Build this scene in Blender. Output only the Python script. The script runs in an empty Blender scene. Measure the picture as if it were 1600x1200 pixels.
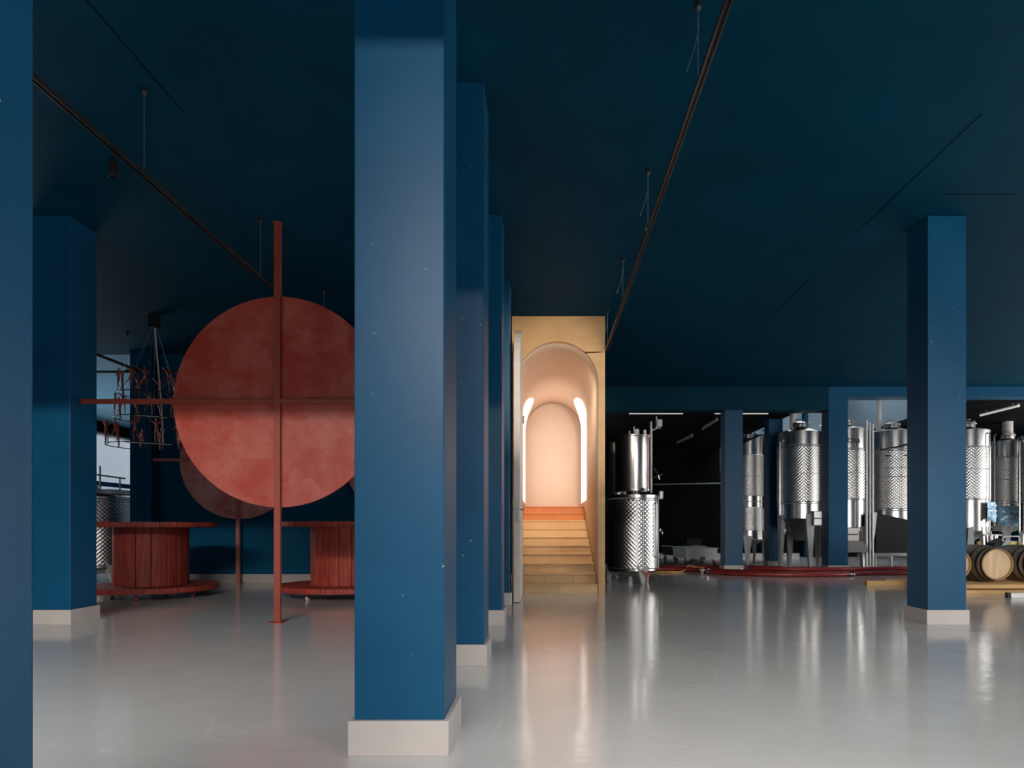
import bpy, bmesh, math, random
from math import pi, sin, cos, radians as R_
from mathutils import Vector, Matrix
random.seed(7)
S = bpy.context.scene
COL = S.collection
F = 1034.0; CX = 851.0; HY = 826.0          # focal length (px), principal point of the level shift lens

# ------------------------------------------------------------------ camera, sky, lights, exposure
cd = bpy.data.cameras.new('camera'); cam = bpy.data.objects.new('camera', cd); COL.objects.link(cam)
cam.location = (0, 0, 1.0); cam.rotation_euler = (pi/2, 0, 0)
cd.sensor_width = 36; cd.lens = F/1600*36
cd.shift_x = -(CX-800)/1600; cd.shift_y = (HY-600)/1600
cd.clip_start = .05; cd.clip_end = 200
S.camera = cam
S.view_settings.view_transform = 'Standard'; S.view_settings.look = 'None'
S.view_settings.gamma = 1; S.view_settings.exposure = 0.0
S.view_settings.use_curve_mapping = False
S.cycles.max_bounces = 9; S.cycles.diffuse_bounces = 5; S.cycles.glossy_bounces = 5
S.cycles.caustics_reflective = False; S.cycles.caustics_refractive = False
S.cycles.sample_clamp_indirect = 4

W = bpy.data.worlds.new('overcast_sky'); S.world = W; W.use_nodes = True
bg = W.node_tree.nodes['Background']
bg.inputs[0].default_value = (.92, .96, 1.0, 1); bg.inputs[1].default_value = 4.4

def area(name, loc, rot, sx, sy, power, color, portal=False, spread=180):
    l = bpy.data.lights.new(name, 'AREA'); l.shape = 'RECTANGLE'; l.size = sx; l.size_y = sy
    l.energy = power; l.color = color; l.spread = R_(spread)
    o = bpy.data.objects.new(name, l); COL.objects.link(o); o.location = loc; o.rotation_euler = rot
    if portal: l.cycles.is_portal = True
    return o
# bright strip of sky above the roofs opposite the open front: its lower edge gives the shadow line on the columns
area('sky_strip_light', (-1.2, -12, 6.52), (R_(77), 0, 0), 8.5, .14, 1700, (1.0, .93, .86))
# daylight in the open front, left and right bays, and in the loading door of the right-hand wall
area('front_bay_portal', (-3.275, -2.05, 2.12), (pi/2, 0, 0), 7.4, 4.2, 1, (1, 1, 1), True)
area('front_bay_portal_right', (6.6, -2.05, 1.95), (pi/2, 0, 0), 5.9, 3.85, 1, (1, 1, 1), True)
area('left_glass_portal', (-13.9, 20, 2.4), (pi/2, 0, -pi/2), 14, 2.9, 1, (1, 1, 1), True)
area('front_bay_daylight_right', (6.6, -1.9, 1.7), (pi/2, 0, 0), 5.8, 3.2, 160, (1.0, .97, .94), spread=95)
area('left_hall_daylight', (-13.4, 15.0, 2.3), (pi/2, 0, -pi/2), 3.6, 2.8, 170, (1.0, .98, .95))
area('loading_door_daylight', (15.9, 12.0, 1.95), (pi/2, 0, pi/2), 13.0, 3.8, 480, (1.0, .93, .86))
area('tank_hall_skylight', (8.6, 19.6, 6.7), (0, 0, 0), 3.4, 5.0, 45, (.90, .95, 1.0))

# ------------------------------------------------------------------ materials
def newmat(name):
    m = bpy.data.materials.new(name); m.use_nodes = True
    return m, m.node_tree, m.node_tree.nodes['Principled BSDF']
def N(t, typ, **k):
    n = t.nodes.new(typ)
    for a, b in k.items(): setattr(n, a, b)
    return n
def mapping(t, scale=(1, 1, 1), space='Object'):
    g = N(t, 'ShaderNodeNewGeometry') if space == 'World' else N(t, 'ShaderNodeTexCoord')
    mp = N(t, 'ShaderNodeMapping'); mp.inputs['Scale'].default_value = scale
    t.links.new(g.outputs['Position' if space == 'World' else space], mp.inputs[0])
    return mp.outputs[0]
def noise(t, vec, scale, detail=4, rough=.55):
    n = N(t, 'ShaderNodeTexNoise'); n.inputs['Scale'].default_value = scale
    n.inputs['Detail'].default_value = detail; n.inputs['Roughness'].default_value = rough
    t.links.new(vec, n.inputs['Vector']); return n.outputs['Fac']
def ramp(t, fac, stops):
    r = N(t, 'ShaderNodeValToRGB'); e = r.color_ramp.elements
    while len(e) < len(stops): e.new(.5)
    for el, (p, c) in zip(e, stops):
        el.position = p; el.color = tuple(c)+(1,) if len(c) == 3 else c
    t.links.new(fac, r.inputs[0]); return r.outputs[0]
def mixc(t, fac, a, b, mode='MIX'):
    m = N(t, 'ShaderNodeMix', data_type='RGBA', blend_type=mode)
    for s, v in ((m.inputs[0], fac), (m.inputs[6], a), (m.inputs[7], b)):
        if hasattr(v, 'is_output'): t.links.new(v, s)
        elif isinstance(v, (int, float)): s.default_value = v
        else: s.default_value = tuple(v)+(1,)
    return m.outputs[2]
def bump(t, b, h, strength, dist=.01):
    n = N(t, 'ShaderNodeBump'); n.inputs['Strength'].default_value = strength; n.inputs['Distance'].default_value = dist
    t.links.new(h, n.inputs['Height']); t.links.new(n.outputs[0], b.inputs['Normal'])
def simple(name, col, rough=.5, metal=0, var=.12, scale=6, bmp=.08, spec=.5, space='Object', stretch=(1, 1, 1)):
    m, t, b = newmat(name)
    v = mapping(t, stretch, space); f = noise(t, v, scale)
    dk = tuple(c*(1-var) for c in col); lt = tuple(min(1, c*(1+var)) for c in col)
    t.links.new(ramp(t, f, [(.3, dk), (.7, lt)]), b.inputs['Base Color'])
    b.inputs['Roughness'].default_value = rough; b.inputs['Metallic'].default_value = metal
    b.inputs['Specular IOR Level'].default_value = spec
    if bmp: bump(t, b, noise(t, v, scale*7, 3), bmp, .005)
    return m
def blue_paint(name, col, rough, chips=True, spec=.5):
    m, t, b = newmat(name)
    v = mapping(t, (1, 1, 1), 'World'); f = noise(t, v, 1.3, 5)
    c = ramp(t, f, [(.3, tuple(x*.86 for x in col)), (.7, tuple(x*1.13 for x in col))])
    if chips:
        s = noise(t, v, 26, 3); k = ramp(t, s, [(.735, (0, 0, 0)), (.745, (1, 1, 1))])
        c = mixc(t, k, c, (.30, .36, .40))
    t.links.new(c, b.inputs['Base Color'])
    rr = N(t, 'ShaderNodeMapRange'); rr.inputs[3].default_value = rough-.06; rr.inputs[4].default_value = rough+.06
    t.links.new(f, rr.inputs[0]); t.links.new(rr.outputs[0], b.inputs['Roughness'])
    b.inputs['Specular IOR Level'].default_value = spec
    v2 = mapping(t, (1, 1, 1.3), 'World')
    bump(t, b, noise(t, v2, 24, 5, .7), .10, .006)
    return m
M = {}
M['blue'] = blue_paint('blue_satin_paint', (.0015, .070, .158), .40, True, .27)
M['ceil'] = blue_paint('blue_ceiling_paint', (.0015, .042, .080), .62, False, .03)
M['bluewall'] = blue_paint('blue_wall_paint', (.002, .085, .175), .6, True, .12)
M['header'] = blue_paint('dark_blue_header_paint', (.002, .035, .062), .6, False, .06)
M['black'] = simple('black_ceiling_paint', (.003, .0035, .004), .8, bmp=.05, spec=.08)
M['plinth'] = simple('pale_plinth_paint', (.52, .47, .435), .5, var=.07, scale=3)
M['palewall'] = simple('pale_grey_blue_wall', (.16, .215, .26), .6, var=.06, scale=1, space='World')
M['hall_daylit'] = simple('daylit_hall_ceiling', (.05, .20, .33), .42, spec=.12, var=.10, scale=1.5, space='World', stretch=(.4, 3, 1))  # ceiling blue lightened: window daylight put into the colour
# floor
m, t, b = newmat('grey_epoxy_floor'); M['floor'] = m
v = mapping(t, (1, 1, 1), 'World'); f = noise(t, v, .55, 6, .6)
c = ramp(t, f, [(.3, (.56, .545, .525)), (.7, (.65, .635, .61))])
vs = mapping(t, (1.1, .35, 1), 'World'); sc = noise(t, vs, 9, 8, .75)
k = ramp(t, sc, [(.60, (0, 0, 0)), (.72, (.55, .55, .55))]); c = mixc(t, k, c, (.78, .76, .74))
dk = ramp(t, noise(t, v, 3.1, 6, .8), [(.30, (.5, .5, .5)), (.40, (0, 0, 0))]); c = mixc(t, dk, c, (.42, .43, .43))
def hairline(scale, off, width):
    mp = N(t, 'ShaderNodeMapping'); mp.inputs['Location'].default_value = (off, off*1.7, 0); t.links.new(v, mp.inputs[0])
    n_ = noise(t, mp.outputs[0], scale, 1.2, .4); a_ = N(t, 'ShaderNodeMath', operation='SUBTRACT'); t.links.new(n_, a_.inputs[0]); a_.inputs[1].default_value = .5
    b_ = N(t, 'ShaderNodeMath', operation='ABSOLUTE'); t.links.new(a_.outputs[0], b_.inputs[0])
    g_ = ramp(t, noise(t, mp.outputs[0], 1.7, 3), [(.50, (0, 0, 0)), (.60, (1, 1, 1))])
    l_ = ramp(t, b_.outputs[0], [(0, (.22, .22, .22)), (width, (0, 0, 0))]); return mixc(t, 1.0, l_, g_, 'MULTIPLY')
for sc_, of_, wd_ in ((.7, 3.1, .0022), (1.1, 11.7, .003), (1.9, 23.3, .004)):
    c = mixc(t, hairline(sc_, of_, wd_), c, (.86, .85, .84))
t.links.new(c, b.inputs['Base Color'])
rr = N(t, 'ShaderNodeMapRange'); rr.inputs[1].default_value = .3; rr.inputs[2].default_value = .75
rr.inputs[3].default_value = .07; rr.inputs[4].default_value = .17
t.links.new(sc, rr.inputs[0]); t.links.new(rr.outputs[0], b.inputs['Roughness'])
b.inputs['Specular IOR Level'].default_value = .55
wv = mapping(t, (.8, 1.6, 1), 'World'); bump(t, b, noise(t, wv, 2.4, 5, .62), .16, .02)
# reds
def red_wash(name, base, pale, amt, rough=.5):
    m, t, b = newmat(name); v = mapping(t)
    f = noise(t, v, 2.6, 7, .7); vo = N(t, 'ShaderNodeTexVoronoi', feature='F1', distance='CHEBYCHEV')
    vo.inputs['Scale'].default_value = 3.4; vo.inputs['Randomness'].default_value = 1
    t.links.new(v, vo.inputs['Vector'])
    patch = N(t, 'ShaderNodeSeparateColor'); t.links.new(vo.outputs['Color'], patch.inputs[0])
    mm = N(t, 'ShaderNodeMath', operation='MULTIPLY'); t.links.new(patch.outputs[0], mm.inputs[0]); mm.inputs[1].default_value = .16
    aa = N(t, 'ShaderNodeMath', operation='ADD'); t.links.new(f, aa.inputs[0]); t.links.new(mm.outputs[0], aa.inputs[1])
    k = ramp(t, aa.outputs[0], [(.46, (0, 0, 0)), (.72, (amt,)*3)])
    t.links.new(mixc(t, k, base, pale), b.inputs['Base Color'])
    b.inputs['Roughness'].default_value = rough; b.inputs['Specular IOR Level'].default_value = .55; bump(t, b, noise(t, v, 14, 5), .12, .004)
    return m
M['disk'] = red_wash('red_washed_panel', (.40, .034, .018), (.56, .18, .125), .5)
M['disk2'] = red_wash('dusty_rose_panel', (.66, .20, .18), (.88, .48, .43), .9)
M['redmetal'] = simple('red_painted_steel', (.33, .055, .032), .42, var=.1)
M['rosemetal'] = simple('dusty_rose_steel', (.50, .17, .14), .5, var=.1)
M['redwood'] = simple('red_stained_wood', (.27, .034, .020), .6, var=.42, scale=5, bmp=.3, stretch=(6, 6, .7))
M['redwood_lit'] = simple('lit_red_stained_wood', (.40, .052, .028), .6, var=.42, scale=5, bmp=.3, stretch=(6, 6, .7))  # lighter copy of the stain: stronger light on the second spool put into colour
M['figure'] = simple('copper_red_metal', (.50, .13, .08), .4, .25, var=.2)
M['darkmetal'] = simple('black_metal', (.022, .022, .022), .42, .2)
M['bronze'] = simple('dark_bronze_rail', (.05, .042, .036), .38, .4)
M['silver'] = simple('silver_cable', (.92, .92, .9), .4, 0)
M['wire'] = simple('thin_steel_wire', (.35, .42, .48), .35, .7)
# wood
def plywood(name, a, bcol, scale=2.2, rough=.45):
    m, t, b = newmat(name); v = mapping(t, (1, 1, 2.5), 'World')
    f = noise(t, v, scale, 6, .65)
    oi = N(t, 'ShaderNodeObjectInfo'); c = ramp(t, f, [(.25, a), (.75, bcol)])
    k = ramp(t, oi.outputs['Random'], [(0, (.90, .90, .90)), (1, (1.08, 1.06, 1.04))])
    t.links.new(mixc(t, 1.0, c, k, 'MULTIPLY'), b.inputs['Base Color'])
    b.inputs['Roughness'].default_value = rough; bump(t, b, noise(t, v, 30, 4), .08, .003)
    return m
M['ply'] = plywood('honey_plywood', (.50, .29, .12), (.62, .39, .175))
M['step'] = plywood('maple_step_board', (.52, .34, .17), (.64, .45, .24))
M['orange'] = plywood('orange_board', (.50, .17, .045), (.58, .21, .06))  # more orange boards for the top two steps
M['vault'] = simple('pink_beige_plaster', (.64, .50, .39), .6, var=.05, scale=1.5, space='World')
M['endwall'] = simple('light_pink_plaster', (.68, .57, .49), .6, var=.04, scale=1, space='World')
M['door'] = simple('white_door_paint', (.60, .56, .53), .4, var=.08, scale=4)
M['chrome'] = simple('brushed_chrome', (.45, .44, .43), .22, 1, var=.05)
m, t, b = newmat('lit_window_glass'); M['lit'] = m
b.inputs['Base Color'].default_value = (.9, .8, .7, 1); b.inputs['Emission Color'].default_value = (1, .92, .85, 1)
b.inputs['Emission Strength'].default_value = 1.0
m, t, b = newmat('tube_diffuser'); M['tube'] = m
b.inputs['Base Color'].default_value = (.8, .8, .78, 1); b.inputs['Emission Color'].default_value = (1, .97, .92, 1)
b.inputs['Emission Strength'].default_value = .40
# steels
def steel(name, dimple=False, rough=.24, col=(.50, .487, .475)):
    m, t, b = newmat(name); b.inputs['Metallic'].default_value = 1
    v = mapping(t, (1, 1, 1)); f = noise(t, v, 3, 4)
    t.links.new(ramp(t, f, [(.3, tuple(c*.9 for c in col)), (.7, col)]), b.inputs['Base Color'])
    b.inputs['Roughness'].default_value = rough
    if dimple:
        uv = N(t, 'ShaderNodeUVMap'); sx = N(t, 'ShaderNodeSeparateXYZ'); t.links.new(uv.outputs[0], sx.inputs[0])
        def s(o, k, ph=0):
            a = N(t, 'ShaderNodeMath', operation='MULTIPLY'); t.links.new(o, a.inputs[0]); a.inputs[1].default_value = k
            q = N(t, 'ShaderNodeMath', operation='COSINE'); t.links.new(a.outputs[0], q.inputs[0]); return q.outputs[0]
        p = N(t, 'ShaderNodeMath', operation='MULTIPLY'); t.links.new(s(sx.outputs[0], 2*pi/.075), p.inputs[0]); t.links.new(s(sx.outputs[1], 2*pi/.075), p.inputs[1])
        bump(t, b, p.outputs[0], .42, .006)
    else:
        wv = mapping(t, (2, 2, .35)); bump(t, b, noise(t, wv, 3, 2), .12, .02)
    return m
M['steel'] = steel('brushed_stainless_steel')
M['dimple'] = steel('dimpled_stainless_steel', True, .30)
M['steelrough'] = steel('satin_stainless_steel', False, .38, (.26, .255, .25))
M['whitesteel'] = simple('bright_satin_steel_panel', (.62, .60, .58), .4, .15, var=.06)
M['legsteel'] = simple('matt_steel_leg_plate', (.44, .44, .43), .4, .35, var=.06)
M['galv'] = simple('grey_painted_metal', (.30, .32, .32), .45, .2)
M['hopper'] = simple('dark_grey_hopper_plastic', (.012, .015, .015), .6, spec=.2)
M['tubeoff'] = simple('unlit_tube_diffuser', (.55, .55, .53), .4, var=.03)
M['film'] = simple('blue_protective_film', (.26, .44, .60), .2, .1, var=.45, scale=4, bmp=.25)
M['hosered'] = simple('dark_red_hose_rubber', (.27, .024, .024), .35, var=.2)
M['hoseyellow'] = simple('yellow_hose_rubber', (.62, .36, .10), .4, var=.15)
M['oakbody'] = simple('weathered_oak_staves', (.35, .255, .175), .55, var=.3, scale=4, bmp=.2)
M['oakhead'] = simple('pale_oak_head', (.80, .57, .34), .55, var=.16, scale=4, bmp=.1, stretch=(4, 1, .5))
M['oakrim'] = simple('golden_oak_rim', (.42, .24, .10), .5, var=.2, scale=8)
M['hoop'] = simple('dark_iron_hoop', (.05, .055, .06), .35, .8)
M['pine'] = simple('pine_timber', (.66, .40, .17), .6, var=.22, scale=3, bmp=.2, stretch=(.6, 4, 4))
M['white'] = simple('white_plastic', (.84, .81, .78), .4, var=.04)
M['yellow'] = simple('yellow_sticker', (.75, .50, .02), .5)
M['redleg'] = simple('red_brown_leg_paint', (.22, .055, .03), .5)
m, t, b = newmat('clear_window_glass'); M['glass'] = m
gt = N(t, 'ShaderNodeBsdfTransparent'); gt.inputs[0].default_value = (.93, .95, .96, 1); gg = N(t, 'ShaderNodeBsdfGlossy'); gg.inputs['Roughness'].default_value = .03
gm = N(t, 'ShaderNodeMixShader'); gm.inputs[0].default_value = .07; t.links.new(gt.outputs[0], gm.inputs[1]); t.links.new(gg.outputs[0], gm.inputs[2])
t.links.new(gm.outputs[0], t.nodes['Material Output'].inputs[0])
M['ground'] = simple('outside_paving', (.35, .35, .34), .8)
M['opposite'] = simple('brown_grey_render', (.12, .115, .11), .9, space='World', scale=.5)
M['neighbour'] = simple('pale_outside_render', (.135, .145, .165), .9, var=.04, space='World', scale=.3)
M['ink'] = simple('black_print', (.03, .03, .03), .6)

# ------------------------------------------------------------------ geometry helpers
def obj(name, bm, mat, parent=None, smooth=False):
    me = bpy.data.meshes.new(name); 
    b = bm.b; bmesh.ops.recalc_face_normals(b, faces=b.faces[:]); b.to_mesh(me); b.free()
    me.materials.append(M[mat] if isinstance(mat, str) else mat)
    if smooth:
        for p in me.polygons: p.use_smooth = True
        me.set_sharp_from_angle(angle=R_(38))
    o = bpy.data.objects.new(name, me); COL.objects.link(o)
    if parent: o.parent = parent
    return o
def nb():
    return _B(bmesh.new())
class _B:
    """thin wrapper so helpers can be chained"""
    def __init__(s, b): s.b = b
    def __getattr__(s, k): return getattr(s.b, k)
    def box(s, x0, x1, y0, y1, z0, z1, bev=0):
        vs = [s.b.verts.new(p) for p in ((x0,y0,z0),(x1,y0,z0),(x1,y1,z0),(x0,y1,z0),(x0,y0,z1),(x1,y0,z1),(x1,y1,z1),(x0,y1,z1))]
        fs = [s.b.faces.new([vs[i] for i in q]) for q in ((3,2,1,0),(4,5,6,7),(0,1,5,4),(1,2,6,5),(2,3,7,6),(3,0,4,7))]
        if bev:
            es = list({e for f in fs for e in f.edges})
            bmesh.ops.bevel(s.b, geom=es, offset=bev, segments=2, affect='EDGES', profile=.6)
        return s
    def prism(s, pts, axis, a0, a1):
        """polygon pts (2D) extruded along axis 'x'/'y'/'z' from a0 to a1"""
        def P(p, a): return {'x': (a, p[0], p[1]), 'y': (p[0], a, p[1]), 'z': (p[0], p[1], a)}[axis]
        A = [s.b.verts.new(P(p, a0)) for p in pts]; B = [s.b.verts.new(P(p, a1)) for p in pts]
        s.b.faces.new(A); s.b.faces.new(B[::-1]); n = len(pts)
        for i in range(n): s.b.faces.new((A[i], B[i], B[(i+1) % n], A[(i+1) % n]))
        return s
    def tube(s, pts, r, seg=8, cap=True):
        pts = [Vector(p) for p in pts]; rings = []
        up = Vector((0, 0, 1)); n = len(pts)
        t0 = (pts[1]-pts[0]).normalized(); a = t0.cross(up)
        if a.length < .05: a = t0.cross(Vector((1, 0, 0)))
        a.normalize()
        for i, p in enumerate(pts):
            t = (pts[min(i+1, n-1)]-pts[max(i-1, 0)]).normalized()
            a = (a - t*a.dot(t)); a.normalize(); c = t.cross(a)
            rr = r[i] if isinstance(r, (list, tuple)) else r
            rings.append([s.b.verts.new(p+(a*cos(2*pi*k/seg)+c*sin(2*pi*k/seg))*rr) for k in range(seg)])
        for A, B in zip(rings, rings[1:]):
            for k in range(seg): s.b.faces.new((A[k], A[(k+1) % seg], B[(k+1) % seg], B[k]))
        if cap: s.b.faces.new(rings[0][::-1]); s.b.faces.new(rings[-1])
        return s
    def lathe(s, prof, seg=48, c=(0, 0, 0), uvr=None, ang=(0, 2*pi), capends=True):
        """prof = [(r,z)] spun about a vertical axis; uv = (theta*r, z)"""
        full = abs(ang[1]-ang[0]-2*pi) < 1e-6; n = seg if full else seg+1
        uvl = s.b.loops.layers.uv.verify() if uvr else None
        rings = []
        for r, z in prof:
            rings.append([s.b.verts.new((c[0]+r*cos(ang[0]+(ang[1]-ang[0])*k/seg), c[1]+r*sin(ang[0]+(ang[1]-ang[0])*k/seg), c[2]+z)) for k in range(n)])
        for i in range(len(rings)-1):
            A, B = rings[i], rings[i+1]
            for k in range(seg):
                k2 = (k+1) % n
                f = s.b.faces.new((A[k], A[k2], B[k2], B[k]))
                if uvl:
                    us = [k, k+1, k+1, k]; zs = [prof[i][1], prof[i][1], prof[i+1][1], prof[i+1][1]]
                    for l, u, z in zip(f.loops, us, zs): l[uvl].uv = (u/seg*(ang[1]-ang[0])*uvr, z)
        if capends and full:
            if prof[0][0] > 1e-4: s.b.faces.new(rings[0][::-1])
            if prof[-1][0] > 1e-4: s.b.faces.new(rings[-1])
        return s
    def xf(s, mt):
        bmesh.ops.transform(s.b, matrix=mt, verts=s.b.verts[:]); return s
def thing(name, label, cat, loc=(0, 0, 0), rz=0, group=None):
    o = bpy.data.objects.new(name, None); o.empty_display_size = .1; COL.objects.link(o)
    o.location = loc; o.rotation_euler = (0, 0, rz); o['label'] = label; o['category'] = cat
    if group: o['group'] = group
    return o
def tag(o, label, cat, group=None):
    o['label'] = label; o['category'] = cat
    if group: o['group'] = group
    return o
def struct(name, bm, mat):
    o = obj(name, bm, mat); o['kind'] = 'structure'; return o
def dup(o, parent=None):
    c = o.copy(); COL.objects.link(c); c.parent = parent
    for ch in [x for x in list(bpy.data.objects) if x.parent == o and x != c]: dup(ch, c)
    return c

H = 4.26                                     # main ceiling height
# ------------------------------------------------------------------ setting
struct('floor', nb().box(-14.2, 16.2, -2.0, 27, -.12, 0), 'floor')
struct('ground_outside', nb().box(-70, 70, -60, -2.0, -.14, -.02).box(-70, -14.2, -2.0, 60, -.14, -.02).box(16.2, 70, -2.0, 60, -.14, -.02), 'ground')
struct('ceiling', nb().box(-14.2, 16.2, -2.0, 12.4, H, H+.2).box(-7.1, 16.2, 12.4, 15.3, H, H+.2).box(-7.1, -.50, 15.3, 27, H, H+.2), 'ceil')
struct('ceiling_left_hall', nb().box(-14.2, -7.1, 12.4, 27, H, H+.2), 'hall_daylit')
struct('ceiling_tank_hall', nb().box(-.5, 6.2, 15.62, 23.6, 3.86, 4.05).box(6.2, 10.55, 15.62, 17.0, 6.9, 7.0).box(6.2, 10.55, 22.3, 23.6, 6.9, 7.0)
       .box(6.2, 6.9, 17.0, 22.3, 6.9, 7.0).box(10.3, 10.55, 17.0, 22.3, 6.9, 7.0), 'black')
struct('ceiling_tank_hall_low', nb().box(10.55, 16.2, 15.62, 23.6, 4.0, 4.2), 'black')
struct('wall_hall_upper', nb().box(6.1, 6.2, 15.6, 23.6, 4.05, 7.0).box(10.55, 10.65, 15.6, 23.6, 4.2, 7.0).box(6.1, 10.65, 15.45, 15.6, 4.3, 7.0), 'palewall')
struct('window_skylight', nb().box(6.9, 10.3, 17.0, 22.3, 6.93, 6.96), 'glass')
struct('wall_opposite_building', nb().box(-60, 60, -16, -14, -.1, 6.98), 'opposite')
struct('wall_neighbour_building', nb().box(-30, -24, 2, 60, -.1, 14), 'neighbour')
# front (behind the camera): piers and lintels between the open bays
struct('wall_front', nb().box(-14.2, -7.0, -2.2, -2.0, 0, H).box(.45, 3.6, -2.2, -2.0, 0, H).box(3.6, 9.6, -2.2, -2.0, 3.9, H)
       .box(9.6, 16.2, -2.2, -2.0, 0, H), 'bluewall')
struct('wall_left', nb().box(-14.4, -14.2, -2.2, 13.0, 0, H).box(-14.4, -13.5, 12.9, 13.0, 0, H), 'bluewall')
struct('wall_left_sill', nb().box(-13.75, -13.5, 13.0, 27, 0, .9), 'bluewall')
struct('wall_left_lintel', nb().box(-13.75, -13.5, 13.0, 27, 3.93, H), 'black')
struct('trim_1', nb().box(-13.76, -13.47, 13.0, 27, 3.87, 3.93), 'galv')
struct('window_1', nb().box(-13.64, -13.62, 13.0, 27, .9, 3.87), 'glass')
struct('trim_2', nb().box(-13.62, -13.52, 13.0, 27, 2.30, 2.44), 'blue')
struct('wall_right', nb().box(16.0, 16.2, -2.2, 5.4, 0, H).box(16.0, 16.2, 5.4, 18.6, 3.9, H).box(16.0, 16.2, 18.6, 23.7, 0, H), 'bluewall')
struct('wall_left_hall_back', nb().box(-14.4, -7.2, 26.8, 27.0, 0, H), 'palewall')
# blue wall behind the red screens, running to the portal
struct('wall_back', nb().box(-7.18, -.52, 12.36, 12.6, .15, H), 'bluewall')
struct('baseboard_back', nb().box(-7.18, -.52, 12.335, 12.6, 0, .15), 'plinth')
struct('wall_left_hall_side', nb().box(-7.18, -7.0, 12.6, 26.9, 0, H), 'palewall')
struct('wall_portal_side', nb().box(.895, .915, 10.26, 15.7, 0, H), 'black')
# far tank hall walls
struct('wall_hall_back', nb().box(-.5, 6.2, 23.4, 23.6, 0, 4.0).box(10.6, 16.2, 23.4, 23.6, 0, 4.1), 'black')
struct('wall_hall_back_pale', nb().box(6.2, 10.6, 23.4, 23.6, 3.0, 7.0), 'palewall')
struct('wall_hall_back_lower', nb().box(6.2, 10.6, 23.4, 23.6, 0, 3.0), 'black')
struct('baseboard_hall', nb().box(1.1, 9, 23.36, 23.4, 0, .13), 'plinth')
# header beams at the edge of the tank hall
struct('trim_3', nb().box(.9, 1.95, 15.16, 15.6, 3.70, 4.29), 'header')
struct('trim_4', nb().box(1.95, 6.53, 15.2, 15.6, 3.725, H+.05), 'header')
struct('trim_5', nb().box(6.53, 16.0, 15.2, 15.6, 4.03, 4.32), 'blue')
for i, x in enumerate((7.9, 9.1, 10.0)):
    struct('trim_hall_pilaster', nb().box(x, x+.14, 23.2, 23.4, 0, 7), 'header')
# shallow joints in the ceiling paint
struct('trim_ceiling_joint', nb().box(3.43, 3.438, 5.2, 7.3, H-.003, H+.01).box(3.46, 3.466, 8.6, 10.2, H-.003, H+.01).box(-2.83, -2.822, 3.9, 5.2, H-.003, H+.01).box(3.9, 4.6, 6.44, 6.446, H-.003, H+.01), 'black')

# ------------------------------------------------------------------ columns
def column(label, x0, x1, y0, depth=.4, top=H, pl=.155, out=.022):
    t = thing('column', label, 'column', ((x0+x1)/2, y0+depth/2, 0))
    w = (x1-x0)/2; d = depth/2
    obj('shaft', nb().box(-w, w, -d, d, pl-.002, top, .006), 'blue', t)
    obj('plinth', nb().box(-w-out, w+out, -d-out, d+out, 0, pl, .004), 'plinth', t)
    return t
column('tall blue column, the big one in front of the red disc screen', -.842, -.4435, 2.925)
column('blue column just behind the big foreground column, lit below and dark above', -.842, -.4435, 4.83)
column('blue column third in the row leading from the big column to the white door', -.842, -.4435, 6.87)
column('narrow sliver of blue column right beside the edge of the white door', -.855, -.462, 8.71)
column('blue column left of the hanging figure chandelier, whose plinth shows two sides', -5.36, -4.94, 6.89, .41)
column('blue column with wide pale plinth in front of the barrels', 3.99, 4.39, 6.89)
column('blue edge of the nearest column filling the left margin of the photo', -1.40, -1.003, .90)
column('blue column by the white wheeled hopper, at the start of the tank hall', 4.147, 4.56, 15.22, top=H)
column('slim blue column between two dark steel tanks, set back behind the others', 5.84, 6.21, 17.25, .36, 3.86)
column('blue column carrying the end of the long blue beam by the tank marked tina', 6.53, 6.98, 15.22, .38, 4.03)
column('blue column standing at the end of the back wall beside the bright left hall', -7.56, -7.17, 12.06, .29)

# ------------------------------------------------------------------ stair portal
px0, px1, py0 = -.50, .92, 10.14
ax0, ax1, spring, apex = -.44, .825, 3.235, 3.87
rad = (ax1-ax0)/2; acx = (ax0+ax1)/2
LEN = 15.2
pt = thing('stair_portal', 'honey plywood stair portal with a rounded arch and pink vaulted tunnel', 'archway', (acx, py0, 0))
def L(x): return x-acx
# facing panels: arch opening
NA = 28
def arch_pt(a, r=rad): return (r*cos(a), spring+(apex-spring)*sin(a)*r/rad)
b_ = nb()
pts = [arch_pt(pi*k/NA) for k in range(NA+1)]
top = H-.005
xr, xl = L(px1), L(px0); 
JZ = 3.71
def slab(b, poly): b.prism(poly, 'y', 0, .10)
# right jamb, left jamb, upper panel (with joint at JZ on the right-hand side)
kJ = max(k for k in range(NA+1) if pts[k][1] <= JZ and k < NA/2)
obj('panel', nb().prism([(pts[0][0], 0), (xr, 0), (xr, JZ-.003)] + [(p[0], min(p[1], JZ-.003)) for p in reversed(pts[:kJ+1])], 'y', 0, .10), 'ply', pt)
obj('panel', nb().prism([(pts[kJ][0], JZ+.003), (xr, JZ+.003), (xr, top), (0, top), (0, apex)] + [pts[k] for k in range(NA//2-1, kJ, -1)], 'y', 0, .10), 'ply', pt)
obj('panel', nb().prism([(0, apex), (0, top), (xl, top), (xl, spring)] + [pts[k] for k in range(NA, NA//2, -1)], 'y', 0, .10), 'ply', pt)
obj('panel', nb().box(xl, L(ax0), 0, .10, 0, spring), 'ply', pt)
obj('edge_strip', nb().box(xr-.052, xr+.004, -.006, .0, 0, top-.002), 'ply', pt)
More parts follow.
